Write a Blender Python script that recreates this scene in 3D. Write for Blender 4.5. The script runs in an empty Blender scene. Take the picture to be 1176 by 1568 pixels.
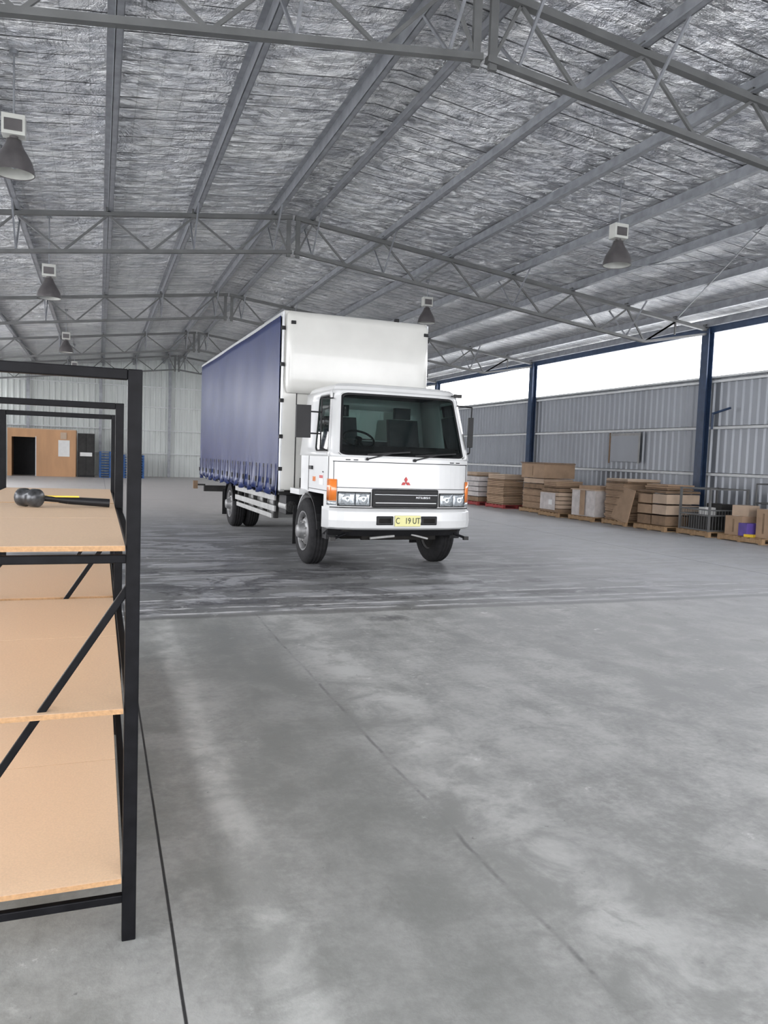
import bpy, math, random
from mathutils import Vector, Matrix
random.seed(7)
scene=bpy.context.scene
COL=scene.collection
try: scene.view_settings.view_transform='Standard'
except Exception: pass
# ------------------------------------------------------------------ materials
MATS={}
def newmat(name):
    m=bpy.data.materials.new(name); m.use_nodes=True
    nt=m.node_tree; b=nt.nodes['Principled BSDF']
    MATS[name]=m
    return m,nt,b
def mat(name,col,rough=.5,metal=0.0,var=.12,scale=6.0,bump=0.0,bscale=40.0,stretch=(1,1,1),coat=0.0,spec=.5):
    m,nt,b=newmat(name)
    b.inputs['Roughness'].default_value=rough
    b.inputs['Metallic'].default_value=metal
    b.inputs['Coat Weight'].default_value=coat
    b.inputs['Specular IOR Level'].default_value=spec
    tc=nt.nodes.new('ShaderNodeTexCoord'); mp=nt.nodes.new('ShaderNodeMapping')
    mp.inputs['Scale'].default_value=stretch
    nt.links.new(tc.outputs['Object'],mp.inputs['Vector'])
    n=nt.nodes.new('ShaderNodeTexNoise'); n.inputs['Scale'].default_value=scale; n.inputs['Detail'].default_value=5
    nt.links.new(mp.outputs['Vector'],n.inputs['Vector'])
    r=nt.nodes.new('ShaderNodeValToRGB')
    r.color_ramp.elements[0].position=.3; r.color_ramp.elements[1].position=.7
    r.color_ramp.elements[0].color=(col[0]*(1-var),col[1]*(1-var),col[2]*(1-var),1)
    r.color_ramp.elements[1].color=(min(1,col[0]*(1+var)),min(1,col[1]*(1+var)),min(1,col[2]*(1+var)),1)
    nt.links.new(n.outputs['Fac'],r.inputs['Fac'])
    nt.links.new(r.outputs['Color'],b.inputs['Base Color'])
    if bump>0:
        n2=nt.nodes.new('ShaderNodeTexNoise'); n2.inputs['Scale'].default_value=bscale; n2.inputs['Detail'].default_value=4
        nt.links.new(mp.outputs['Vector'],n2.inputs['Vector'])
        bp=nt.nodes.new('ShaderNodeBump'); bp.inputs['Strength'].default_value=bump; bp.inputs['Distance'].default_value=.02
        nt.links.new(n2.outputs['Fac'],bp.inputs['Height']); nt.links.new(bp.outputs['Normal'],b.inputs['Normal'])
    return m
mat('white_paint',(.62,.625,.62),.28,coat=.3,var=.03,scale=3)
mat('box_white',(.64,.635,.60),.25,coat=.3,var=.05,scale=2)
mat('black_plastic',(.010,.010,.011),.45,var=.2,spec=.25)
mat('black_steel',(.006,.006,.007),.45,var=.3,scale=20,spec=.08)
mat('rubber',(.016,.016,.017),.8,var=.25,scale=15,bump=.3,spec=.2)
mat('under_dark',(.012,.011,.010),.75,var=.4,scale=9,spec=.15)
mat('chassis_grey',(.030,.029,.028),.6,var=.3,spec=.3)
mat('curtain_blue',(.012,.024,.100),.34,var=.12,scale=2.5,bump=.10,bscale=5,spec=.35)
mat('strap_blue',(.008,.014,.05),.6,var=.2,spec=.3)
mat('alu',(.50,.51,.52),.38,metal=.8,var=.08)
mat('alu_dull',(.34,.34,.33),.5,metal=.35,var=.15)
mat('rim_silver',(.22,.22,.22),.45,metal=.4,var=.25,scale=12)
mat('chrome',(.8,.8,.82),.12,metal=1,var=.02)
mat('lens_clear',(.50,.54,.56),.10,metal=.55,var=.25,scale=30,coat=1)
mat('reflector',(.42,.45,.47),.2,metal=.7,var=.3,scale=40)
mat('orange_lens',(.75,.20,.03),.2,var=.15,coat=.8)
mat('red_lens',(.45,.02,.02),.2,var=.1,coat=.8)
mat('plate_yellow',(.66,.63,.28),.4,var=.03)
mat('plate_text',(.02,.03,.02),.5)
mat('seat_grey',(.045,.045,.05),.85,var=.2)
mat('steel_blue',(.030,.055,.11),.42,var=.2)
mat('galv',(.30,.31,.33),.42,metal=.35,var=.2,scale=5)
mat('truss_grey',(.13,.132,.130),.5,metal=.1,var=.15,scale=3)
mat('lamp_shade',(.14,.13,.13),.35,metal=.5,var=.15)
mat('lamp_box',(.58,.58,.54),.5,var=.06)
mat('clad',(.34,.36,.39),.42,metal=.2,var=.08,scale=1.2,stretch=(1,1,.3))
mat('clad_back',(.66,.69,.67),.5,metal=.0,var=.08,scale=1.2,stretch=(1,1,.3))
mat('girt',(.70,.72,.72),.45,var=.08)
mat('chipboard',(.74,.53,.35),.5,var=.06,scale=140,bump=.03,bscale=200)
mat('chip_edge',(.36,.21,.10),.75,var=.2,scale=90)
mat('cardboard',(.38,.26,.17),.8,var=.12,scale=4)
mat('cardboard_d',(.24,.16,.10),.85,var=.2,scale=6)
mat('cardboard_l',(.50,.38,.28),.75,var=.1,scale=4)
mat('wrap_white',(.58,.54,.52),.25,var=.15,scale=7,bump=.5,bscale=9)
mat('pallet_wood',(.34,.22,.12),.8,var=.25,scale=10,stretch=(1,6,1))
mat('pallet_red',(.33,.05,.05),.7,var=.2)
mat('pallet_blue',(.02,.09,.27),.6,var=.2)
mat('purple',(.11,.07,.32),.5,var=.2)
mat('paper',(.75,.75,.73),.6,var=.04)
mat('ply_orange',(.54,.30,.15),.6,var=.1,scale=3,stretch=(1,1,.2))
mat('booth_shade',(.02,.02,.022),.8)  # near-black panel colour standing in for shade inside the booth
mat('hammer_head',(.05,.052,.055),.28,metal=.4,var=.6,scale=30)
mat('yellow',(.70,.48,.03),.45,var=.1)
mat('logo_red',(.48,.02,.02),.4)
mat('ground_out',(.66,.655,.63),.9,var=.08,scale=.5)
mat('roof_outer',(.5,.52,.54),.5,metal=.2)
# glass
m,nt,b=newmat('glass')
nt.nodes.remove(b)
out=nt.nodes['Material Output']
tr=nt.nodes.new('ShaderNodeBsdfTransparent'); tr.inputs['Color'].default_value=(.42,.52,.50,1)
gl=nt.nodes.new('ShaderNodeBsdfGlossy'); gl.inputs['Roughness'].default_value=.02
fr=nt.nodes.new('ShaderNodeFresnel'); fr.inputs['IOR'].default_value=1.5
mx=nt.nodes.new('ShaderNodeMixShader')
nt.links.new(fr.outputs['Fac'],mx.inputs['Fac']); nt.links.new(tr.outputs[0],mx.inputs[1]); nt.links.new(gl.outputs[0],mx.inputs[2])
nt.links.new(mx.outputs[0],out.inputs['Surface'])

class NG:
    def __init__(s,nt): s.nt=nt
    def _in(s,node,i,v):
        if isinstance(v,(int,float)): node.inputs[i].default_value=v
        else: s.nt.links.new(v,node.inputs[i])
    def math(s,op,a,b=0.0,clamp=False):
        n=s.nt.nodes.new('ShaderNodeMath'); n.operation=op; n.use_clamp=clamp
        s._in(n,0,a)
        if op not in('ABSOLUTE','FRACT','FLOOR','SINE'): s._in(n,1,b)
        return n.outputs[0]
    def noise(s,vec,scale,detail=4,rough=.5,mapscale=None,dist=0):
        if mapscale:
            mp=s.nt.nodes.new('ShaderNodeMapping'); mp.inputs['Scale'].default_value=mapscale
            s.nt.links.new(vec,mp.inputs['Vector']); vec=mp.outputs[0]
        n=s.nt.nodes.new('ShaderNodeTexNoise'); n.inputs['Scale'].default_value=scale
        n.inputs['Detail'].default_value=detail; n.inputs['Roughness'].default_value=rough; n.inputs['Distortion'].default_value=dist
        s.nt.links.new(vec,n.inputs['Vector']); return n.outputs['Fac']
    def rng(s,v,a,b,c=0.0,d=1.0):
        n=s.nt.nodes.new('ShaderNodeMapRange'); n.interpolation_type='SMOOTHSTEP'
        s._in(n,0,v)
        n.inputs[1].default_value=a; n.inputs[2].default_value=b; n.inputs[3].default_value=c; n.inputs[4].default_value=d
        return n.outputs[0]
    def mix(s,f,c1,c2):
        n=s.nt.nodes.new('ShaderNodeMix'); n.data_type='RGBA'
        s._in(n,0,f)
        for i,c in((6,c1),(7,c2)):
            if isinstance(c,tuple): n.inputs[i].default_value=(c[0],c[1],c[2],1)
            else: s.nt.links.new(c,n.inputs[i])
        return n.outputs[2]
    def band(s,coord,center,hw,soft):
        d=s.math('ABSOLUTE',s.math('SUBTRACT',coord,center))
        return s.rng(d,hw,hw+soft,1.0,0.0)
# floor
m,nt,b=newmat('concrete_floor'); g=NG(nt)
tc=nt.nodes.new('ShaderNodeTexCoord'); V=tc.outputs['Object']
sp=nt.nodes.new('ShaderNodeSeparateXYZ'); nt.links.new(V,sp.inputs[0]); X,Y=sp.outputs[0],sp.outputs[1]
M_=g.math
n_big=g.noise(V,.6,5,.62,None,.3); n_mid=g.noise(V,2.8,6,.68,None,.4); n_fine=g.noise(V,26,5,.7)
n_long=g.noise(V,1.0,6,.66,(2.6,.6,1))
nmix=M_('ADD',M_('MULTIPLY',n_big,.28),M_('ADD',M_('MULTIPLY',n_mid,.32),M_('ADD',M_('MULTIPLY',n_long,.22),M_('MULTIPLY',n_fine,.18))))
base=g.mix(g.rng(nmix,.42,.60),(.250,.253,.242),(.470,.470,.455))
base=g.mix(M_('MULTIPLY',g.rng(X,-1.0,3.2,1,0),.42),base,(.205,.212,.188))  # dimmer light on the left painted in as a darker, greener floor colour
inner=g.rng(Y,7.2,7.4,1,0)
wob=M_('MULTIPLY',M_('SUBTRACT',g.noise(V,1.3,4,.6),.5),.22)
Xw=M_('ADD',X,wob)
brk=g.rng(n_mid,.38,.58)
s1=M_('MULTIPLY',M_('MULTIPLY',g.band(Xw,.54,.02,.10),inner),g.rng(n_mid,.36,.6,.20,.62))
s2=M_('MULTIPLY',M_('MULTIPLY',g.band(Xw,1.70,.03,.28),inner),g.rng(n_mid,.38,.60,.10,.55))
base=g.mix(s1,base,(.56,.565,.54)); base=g.mix(s2,base,(.57,.57,.55))
base=g.mix(M_('MULTIPLY',M_('MULTIPLY',g.band(Xw,1.05,.15,.3),inner),.35),base,(.18,.183,.172))
# worn zone with transverse dust streaks around truck
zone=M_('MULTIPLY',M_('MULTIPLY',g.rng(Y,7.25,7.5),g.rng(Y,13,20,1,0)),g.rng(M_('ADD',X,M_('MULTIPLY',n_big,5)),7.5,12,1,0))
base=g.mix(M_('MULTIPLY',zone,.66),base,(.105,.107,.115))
stk=g.noise(V,1.0,6,.68,(.60,1.7,1),1.3); stk2=g.noise(V,1.0,5,.65,(.45,4.0,1),1.0)
st=M_('MULTIPLY',g.rng(stk,.49,.57),g.rng(Y,7.2,7.6))
st=M_('MULTIPLY',st,g.rng(Y,15,26,1,.1))
base=g.mix(M_('MULTIPLY',st,.62),base,(.42,.425,.44))
st2=M_('MULTIPLY',g.rng(stk2,.57,.63),M_('MULTIPLY',g.rng(Y,7.2,7.6),g.rng(Y,11,17,1,0)))
base=g.mix(M_('MULTIPLY',st2,.38),base,(.60,.60,.61))
wy=M_('ADD',Y,M_('MULTIPLY',wob,.7))
for c in(7.45,7.70,8.15):
    base=g.mix(M_('MULTIPLY',M_('MULTIPLY',g.band(wy,c,.010,.035),brk),.75),base,(.66,.66,.66))
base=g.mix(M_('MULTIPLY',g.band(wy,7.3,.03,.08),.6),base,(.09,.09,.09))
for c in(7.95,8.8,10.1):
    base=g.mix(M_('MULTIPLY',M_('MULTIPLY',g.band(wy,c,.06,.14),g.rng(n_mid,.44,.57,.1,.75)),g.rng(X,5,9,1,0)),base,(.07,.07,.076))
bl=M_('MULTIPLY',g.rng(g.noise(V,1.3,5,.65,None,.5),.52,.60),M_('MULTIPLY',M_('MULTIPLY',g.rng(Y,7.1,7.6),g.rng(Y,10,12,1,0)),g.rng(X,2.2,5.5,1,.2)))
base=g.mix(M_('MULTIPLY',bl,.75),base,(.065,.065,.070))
dx=M_('SUBTRACT',X,2.65); dy=M_('SUBTRACT',Y,6.9)
rr_=M_('ADD',M_('MULTIPLY',M_('MULTIPLY',dx,dx),4.0),M_('MULTIPLY',M_('MULTIPLY',dy,dy),9.0))
base=g.mix(M_('MULTIPLY',g.rng(M_('ADD',rr_,M_('MULTIPLY',n_mid,.9)),.35,.75,1,0),.75),base,(.07,.07,.078))
base=g.mix(g.rng(Y,14,26,0,.65),base,(.66,.62,.60))  # bright light at the far end painted into the floor colour
base=g.mix(M_('MULTIPLY',g.rng(X,2.5,9),.42),base,(.54,.545,.56))  # cool light on the right side painted into the floor colour
# joints
base=g.mix(g.band(M_('ADD',X,M_('MULTIPLY',wob,.03)),.235,.003,.004),base,(.03,.03,.03))
wob2=M_('MULTIPLY',M_('SUBTRACT',g.noise(V,.9,5,.6),.5),.10)
base=g.mix(M_('MULTIPLY',M_('MULTIPLY',g.band(M_('ADD',X,wob2),1.42,.002,.014),inner),g.rng(n_mid,.46,.6,.08,.6)),base,(.09,.09,.09))
for c in (16.5,25.3,34.0):
    base=g.mix(g.band(Y,c,.005,.01),base,(.08,.08,.08))
base=g.mix(g.band(X,9.5,.005,.01),base,(.12,.12,.12))
sc=M_('MULTIPLY',g.rng(g.noise(V,5.5,6,.7),.61,.71),g.rng(g.noise(V,.7,2),.42,.6))
base=g.mix(M_('MULTIPLY',sc,.75),base,(.66,.66,.64))
dk=M_('MULTIPLY',g.rng(g.noise(V,3.3,6,.72,None,.6),.58,.70),.40)
base=g.mix(dk,base,(.17,.17,.16))
sd=g.rng(g.noise(V,14,4,.6),.70,.76)
base=g.mix(M_('MULTIPLY',sd,.6),base,(.08,.08,.08))
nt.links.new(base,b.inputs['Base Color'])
nt.links.new(g.rng(nmix,.38,.62,.42,.62),b.inputs['Roughness'])
b.inputs['Specular IOR Level'].default_value=.38
bp=nt.nodes.new('ShaderNodeBump'); bp.inputs['Strength'].default_value=.18; bp.inputs['Distance'].default_value=.01
nt.links.new(n_fine,bp.inputs['Height']); nt.links.new(bp.outputs[0],b.inputs['Normal'])
# foil roof
m,nt,b=newmat('foil'); g=NG(nt)
tc=nt.nodes.new('ShaderNodeTexCoord'); V=tc.outputs['Object']
sp=nt.nodes.new('ShaderNodeSeparateXYZ'); nt.links.new(V,sp.inputs[0]); X,Y=sp.outputs[0],sp.outputs[1]
na=g.noise(V,1.0,6,.72,(1.1,2.2,1),.8); nb=g.noise(V,3.5,5,.68,(1.0,1.6,1),1.4); nl=g.noise(V,.35,3); nn=g.noise(V,1.1,5,.62,None,.9)
crease=g.math('ABSOLUTE',g.math('SUBTRACT',nb,.5)); crease2=g.math('ABSOLUTE',g.math('SUBTRACT',nn,.5))
yy=g.math('DIVIDE',g.math('ADD',Y,g.math('MULTIPLY',g.math('SUBTRACT',na,.5),.06)),.36)
fy=g.math('FRACT',yy)
line=g.band(fy,.5,.020,.04)
seg=g.noise(V,1.0,3,.6,(.8,2.6,1))
linem=g.math('MULTIPLY',line,g.rng(seg,.42,.54))
fx=g.math('FRACT',g.math('DIVIDE',X,.30)); fy2=g.math('FRACT',g.math('DIVIDE',Y,.18))
mesh_l=g.math('MAXIMUM',g.band(fx,.5,.012,.014),g.band(fy2,.5,.020,.024))
col=g.mix(g.rng(na,.40,.60),(.70,.71,.74),(1.0,1.0,1.0))
col=g.mix(g.math('MULTIPLY',g.rng(crease,0,.018,1,0),.35),col,(.35,.35,.37))  # shade in the creases painted into the foil colour
col=g.mix(g.math('MULTIPLY',linem,.93),col,(.04,.04,.045))
col=g.mix(g.math('MULTIPLY',mesh_l,.40),col,(.25,.25,.25))
nt.links.new(col,b.inputs['Base Color'])
b.inputs['Metallic'].default_value=.78
nt.links.new(g.rng(nl,.3,.7,.12,.26),b.inputs['Roughness'])
h=g.math('ADD',g.math('MULTIPLY',na,.9),g.math('ADD',g.math('MULTIPLY',crease,1.3),g.math('MULTIPLY',crease2,2.0)))
h=g.math('SUBTRACT',h,g.math('MULTIPLY',line,.12))
bp=nt.nodes.new('ShaderNodeBump'); bp.inputs['Strength'].default_value=.95; bp.inputs['Distance'].default_value=.15
nt.links.new(h,bp.inputs['Height']); nt.links.new(bp.outputs[0],b.inputs['Normal'])

# ------------------------------------------------------------------ mesh builder
class MB:
    def __init__(s): s.v=[]; s.f=[]; s.m=[]; s.s=[]
    def add(s,vs,fs,mt,sm=False):
        o=len(s.v); s.v+= [tuple(p) for p in vs]
        for f in fs: s.f.append([i+o for i in f]); s.m.append(mt); s.s.append(sm)
    def box(s,x0,x1,y0,y1,z0,z1,mt):
        vs=[(x0,y0,z0),(x1,y0,z0),(x1,y1,z0),(x0,y1,z0),(x0,y0,z1),(x1,y0,z1),(x1,y1,z1),(x0,y1,z1)]
        s.add(vs,[(0,3,2,1),(4,5,6,7),(0,1,5,4),(1,2,6,5),(2,3,7,6),(3,0,4,7)],mt)
    def rbox(s,c,size,rz,mt):
        a=math.radians(rz); ca,sa=math.cos(a),math.sin(a); w,d,h=[k/2 for k in size]
        vs=[]
        for z in(-h,h):
            for x,y in((-w,-d),(w,-d),(w,d),(-w,d)):
                vs.append((c[0]+x*ca-y*sa,c[1]+x*sa+y*ca,c[2]+z))
        s.add(vs,[(0,3,2,1),(4,5,6,7),(0,1,5,4),(1,2,6,5),(2,3,7,6),(3,0,4,7)],mt)
    def beam(s,p,q,w,h,mt,up=(0,0,1)):
        p=Vector(p);q=Vector(q);d=(q-p).normalized();u=Vector(up)
        if abs(d.dot(u))>.98: u=Vector((0,1,0))
        r=d.cross(u).normalized();u=r.cross(d).normalized()
        vs=[]
        for c in(p,q):
            for a,b_ in((-1,-1),(1,-1),(1,1),(-1,1)): vs.append(c+r*a*w/2+u*b_*h/2)
        s.add(vs,[(0,1,2,3),(7,6,5,4),(0,4,5,1),(1,5,6,2),(2,6,7,3),(3,7,4,0)],mt)
    def cyl(s,p,q,r,mt,n=16,r2=None,sm=True,caps=True):
        p=Vector(p);q=Vector(q);d=(q-p).normalized(); r2=r if r2 is None else r2
        u=Vector((0,0,1)) if abs(d.z)<.9 else Vector((1,0,0))
        a=d.cross(u).normalized();b_=d.cross(a)
        vs=[]
        for c,rr in((p,r),(q,r2)):
            for i in range(n):
                t=2*math.pi*i/n; vs.append(c+(a*math.cos(t)+b_*math.sin(t))*rr)
        s.add(vs,[(i,(i+1)%n,n+(i+1)%n,n+i) for i in range(n)],mt,sm)
        if caps:
            s.add(vs[:n],[list(range(n))[::-1]],mt); s.add(vs[n:],[list(range(n))],mt)
    def lathe(s,prof,o,axis,mt,n=32):
        o=Vector(o);d=Vector(axis).normalized(); u=Vector((0,0,1)) if abs(d.z)<.9 else Vector((1,0,0))
        a=d.cross(u).normalized();b_=d.cross(a); vs=[]
        for r,t in prof:
            for i in range(n):
                k=2*math.pi*i/n; vs.append(o+d*t+(a*math.cos(k)+b_*math.sin(k))*max(r,1e-4))
        fs=[]
        for j in range(len(prof)-1):
            for i in range(n): fs.append((j*n+i,j*n+(i+1)%n,(j+1)*n+(i+1)%n,(j+1)*n+i))
        s.add(vs,fs,mt,True)
    def loft(s,secs,mt,cap0=True,cap1=True,sm=False):
        n=len(secs[0]); vs=[p for sc_ in secs for p in sc_]; fs=[]
        for j in range(len(secs)-1):
            for i in range(n): fs.append((j*n+i,j*n+(i+1)%n,(j+1)*n+(i+1)%n,(j+1)*n+i))
        s.add(vs,fs,mt,sm)
        if cap0: s.add(secs[0],[list(range(n))[::-1]],mt)
        if cap1: s.add(secs[-1],[list(range(n))],mt)
    def prism(s,poly,off,mt):
        n=len(poly); off=Vector(off); vs=[Vector(p) for p in poly]+[Vector(p)+off for p in poly]
        s.add(vs,[list(range(n))[::-1],list(range(n,2*n))]+[(i,(i+1)%n,n+(i+1)%n,n+i) for i in range(n)],mt)
    def grid(s,fn,na,nb,mt,sm=True):
        vs=[fn(i/na,j/nb) for j in range(nb+1) for i in range(na+1)]
        s.add(vs,[(j*(na+1)+i,j*(na+1)+i+1,(j+1)*(na+1)+i+1,(j+1)*(na+1)+i) for j in range(nb) for i in range(na)],mt,sm)
    def done(s,name,parent=None,bevel=0,solid=0,seg=2):
        me=bpy.data.meshes.new(name); me.from_pydata(s.v,[],s.f)
        names=[]
        for mt in s.m:
            if mt not in names: names.append(mt)
        for k in names: me.materials.append(MATS[k])
        idx={k:i for i,k in enumerate(names)}
        for p,mt,sm in zip(me.polygons,s.m,s.s): p.material_index=idx[mt]; p.use_smooth=sm
        me.update(); me.validate()
        import bmesh
        bm=bmesh.new(); bm.from_mesh(me); bmesh.ops.recalc_face_normals(bm,faces=bm.faces); bm.to_mesh(me); bm.free()
        ob=bpy.data.objects.new(name,me); COL.objects.link(ob)
        if parent: ob.parent=parent
        if solid:
            md=ob.modifiers.new('sol','SOLIDIFY'); md.thickness=solid; md.offset=0
        if bevel:
            md=ob.modifiers.new('bev','BEVEL'); md.width=bevel; md.segments=seg; md.limit_method='ANGLE'; md.angle_limit=math.radians(40)
        return ob
def empty(name,loc=(0,0,0),rz=0):
    e=bpy.data.objects.new(name,None); e.location=loc; e.rotation_euler=(0,0,math.radians(rz)); e.empty_display_size=.3
    COL.objects.link(e); return e

# ------------------------------------------------------------------ building
RX=3.85; HS=11.35; XL=RX-HS; XR=RX+HS; Y0=-6.0; Y1=47.0; SL=.12
def ztop(x): return 6.60-SL*abs(x-RX)
def zroof(x): return ztop(x)+.26
mb=MB(); mb.box(XL-.3,XR+.3,Y0-.3,Y1+.3,-.15,0,'concrete_floor'); fl=mb.done('floor')
mb=MB(); mb.box(-80,110,-90,140,-.3,-.16,'ground_out'); mb.done('ground_outside')
def cladding(name,p0,p1,z0,z1,mt,pitch=.20,dep=.035,inward=(0,0)):
    p0=Vector(p0);p1=Vector(p1);L=(p1-p0).length;d=(p1-p0)/L; nrm=Vector((inward[0],inward[1],0))
    prof=[]; t=0
    while t<L-pitch*.99:
        prof+=[(t,0),(t+pitch*.55,0),(t+pitch*.68,1),(t+pitch*.87,1)]; t+=pitch
    prof.append((L,0))
    vs=[]
    def zz(z,p): return z(p) if callable(z) else z
    for t,k in prof:
        p=p0+d*t+nrm*dep*k
        vs.append((p.x,p.y,zz(z0,p))); vs.append((p.x,p.y,zz(z1,p)))
    n=len(prof)
    m_=MB(); m_.add(vs,[(2*i,2*i+2,2*i+3,2*i+1) for i in range(n-1)],mt)
    return m_
OPZ0=3.98; OPZ1=5.22
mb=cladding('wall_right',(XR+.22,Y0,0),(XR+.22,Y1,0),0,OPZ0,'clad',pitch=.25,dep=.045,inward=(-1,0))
for z in(1.47,2.70,3.93):
    mb.box(XR+.08,XR+.18,Y0,Y1,z-.012,z+.0,'girt'); mb.box(XR+.08,XR+.09,Y0,Y1,z-.08,z,'girt')
mb.box(XR+.05,XR+.26,Y0,Y1,OPZ0-.01,OPZ0+.04,'girt')
mb.box(XR+.16,XR+.30,Y0,Y1,0,.12,'truss_grey')
mb.box(XR-.02,XR+.06,Y0,Y1,OPZ1-.06,OPZ1+.14,'steel_blue')
mb.done('wall_right')
segs=[(Y0,-2.0),(6,12),(21,27),(36,Y1)]
mb=MB()
for a,c in segs:
    t=cladding('x',(XL-.22,a,0),(XL-.22,c,0),0,OPZ0,'clad',inward=(1,0))
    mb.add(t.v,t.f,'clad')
    for z in(1.47,2.70,3.93): mb.box(XL-.18,XL-.08,a,c,z-.07,z,'girt')
mb.box(XL-.26,XL-.08,Y0,Y1,OPZ0-.02,OPZ0+.1,'girt')
mb.box(XL-.06,XL+.02,Y0,Y1,OPZ1-.06,OPZ1+.14,'steel_blue')
mb.done('wall_left')
# back wall (gable)
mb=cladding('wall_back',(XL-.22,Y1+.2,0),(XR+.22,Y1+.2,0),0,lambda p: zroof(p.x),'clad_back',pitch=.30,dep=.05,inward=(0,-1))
for z in(1.35,2.7,4.05,5.2):
    mb.box(XL,XR,Y1,Y1+.12,z-.03,z+.03,'girt')
for x in(XL+3.8,RX-3.8,RX,RX+3.8,XR-3.8):
    mb.box(x-.08,x+.08,Y1-.12,Y1,0,zroof(x)-.25,'galv')
mb.done('wall_back')
# front gable header over open doorways (behind the camera)
mb=MB()
mb.add([(XL,Y0,5.0),(XR,Y0,5.0),(XR,Y0,zroof(XR)),(RX,Y0,zroof(RX)),(XL,Y0,zroof(XL))],[(0,1,2,3,4)],'clad')
for x in(XL,RX,XR): mb.box(x-.15,x+.15,Y0-.1,Y0+.1,0,5.0,'steel_blue')
mb.done('wall_front')
# ceiling / roof
mb=MB()
for sgn in(-1,1):
    xe=RX+sgn*(HS+.7)
    def fn(a,b_,sgn=sgn,xe=xe):
        x=RX+(xe-RX)*a; y=Y0-.3+(Y1-Y0+.6)*b_
        return (x,y,zroof(x))
    mb.grid(fn,14,60,'foil')
    def fn2(a,b_,sgn=sgn,xe=xe):
        x=RX+(xe-RX)*a; y=Y0-.3+(Y1-Y0+.6)*b_
        return (x,y,zroof(x)+.07)
    mb.grid(fn2,2,2,'roof_outer')
mb.done('ceiling')
# purlins
POFF=[.42,2.07,3.72,5.37,7.02,8.67,10.2,11.2]
mb=MB()
for sgn in(-1,1):
    for o in POFF:
        x=RX+sgn*o; z=ztop(x)
        z0=z+.045; z1=z+.245
        mb.box(x-.008,x+.008,Y0,Y1,z0,z1,'galv')
        mb.box(min(x,x-sgn*.085),max(x,x-sgn*.085),Y0,Y1,z0,z0+.012,'galv')
        mb.box(min(x,x+sgn*.085),max(x,x+sgn*.085),Y0,Y1,z1-.012,z1,'galv')
        mb.box(x-sgn*.085-.004,x-sgn*.085+.004,Y0,Y1,z0,z0+.022,'galv')
mb.done('roof_purlins')
TY=[-1.0,7.75,16.5,25.3,34.0,42.8]
D=.72
for ty in TY:
    mb=MB()
    for sgn in(-1,1):
        P=lambda o,dz=0,dy=0: (RX+sgn*o,ty+dy,6.60-SL*o+dz)
        mb.beam(P(.03),P(HS-.1),.10,.085,'truss_grey')
        mb.beam(P(.03,-D),P(9.25,-D),.09,.07,'truss_grey')
        mb.beam(P(9.25,-D),P(HS-.12,-.12),.08,.06,'truss_grey')
        mb.beam(P(.10,-D-.10),P(.10,.0),.09,.05,'truss_grey')
        mb.beam(P(.10,-D),P(.42,-.03),.035,.035,'truss_grey')
        mb.beam(P(.42,-.03),P(1.2,-D),.035,.04,'truss_grey')
        tops=POFF[1:7]; bots=[1.2,2.9,4.55,6.2,7.85,9.25]
        for i,tp in enumerate(tops):
            mb.beam(P(bots[i],-D),P(tp,-.02),.035,.04,'truss_grey')
            if i+1<len(bots): mb.beam(P(tp,-.02),P(bots[i+1],-D),.035,.04,'truss_grey')
        mb.beam(P(9.25,-D),P(10.2,-.02),.035,.04,'truss_grey')
        mb.beam(P(10.2,-.35),P(10.2,-.02),.035,.04,'truss_grey')
        for o in(.42,2.07,5.37,8.67):
            for dy in(-.75,.75):
                mb.beam(P(o,.06,dy),P(o,-D+.02,0),.03,.03,'galv')
        for o in POFF: mb.box(RX+sgn*o-.05,RX+sgn*o+.05,ty-.05,ty+.05,6.6-SL*o+.03,6.6-SL*o+.12,'truss_grey')
    mb.done('roof_truss')
mb=MB()
for (ya,yb) in((7.75,16.5),(-1.0,7.75)):
    for a,c in((5.37,10.2),(10.2,5.37)):
        mb.cyl((RX+a,ya,ztop(RX+a)+.03),(RX+c,yb,ztop(RX+c)+.03),.012,'galv',8)
mb.done('roof_bracing_rods')
# columns
for ty in TY:
    for x,s_ in((XR,1),(XL,-1)):
        mb=MB(); zt=5.26
        mb.box(x-.14,x-.12+.0,ty-.13,ty+.13,0.02,zt,'steel_blue')
        mb.box(x+.12-.09,x+.14-.09,ty-.13,ty+.13,0.02,zt,'steel_blue')
        mb.box(x-.13,x+.04,ty-.006,ty+.006,0.02,zt,'steel_blue')
        mb.box(x-.18,x+.06,ty-.16,ty+.16,0,.02,'steel_blue')
        mb.done('steel_column')
# high bay lights
def highbay(x,y,zr):
    e=empty('high_bay_light',(x,y,zr))
    mb=MB()
    mb.lathe([(.235,0),(.232,.06),(.21,.14),(.165,.23),(.12,.30),(.09,.36),(.085,.40),(0,.40)],(0,0,0),(0,0,1),'lamp_shade',28)
    mb.lathe([(.228,0.01),(.222,.06),(.20,.14),(.15,.22),(0,.30)],(0,0,0),(0,0,1),'lamp_box',28)
    mb.done('shade',e)
    mb=MB(); mb.cyl((0,0,.40),(0,0,.44),.05,'lamp_shade'); mb.box(-.13,.13,-.09,.09,.44,.68,'lamp_box'); mb.box(-.10,.10,-.1,-.09,.48,.62,'lamp_shade'); mb.done('gear_box',e,bevel=.012)
    mb=MB(); mb.cyl((0,0,.68),(0,0,zroof(x)-zr-.01),.012,'galv',8); mb.cyl((0,0,zroof(x)-zr-.05),(0,0,zroof(x)-zr-.002),.05,'galv',12); mb.done('hanging_rod',e)
    mb=MB(); mb.lathe([(0,.06),(.05,.08),(.07,.14),(.05,.22),(.03,.27)],(0,0,0),(0,0,1),'lens_clear',16); mb.done('bulb',e)
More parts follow.
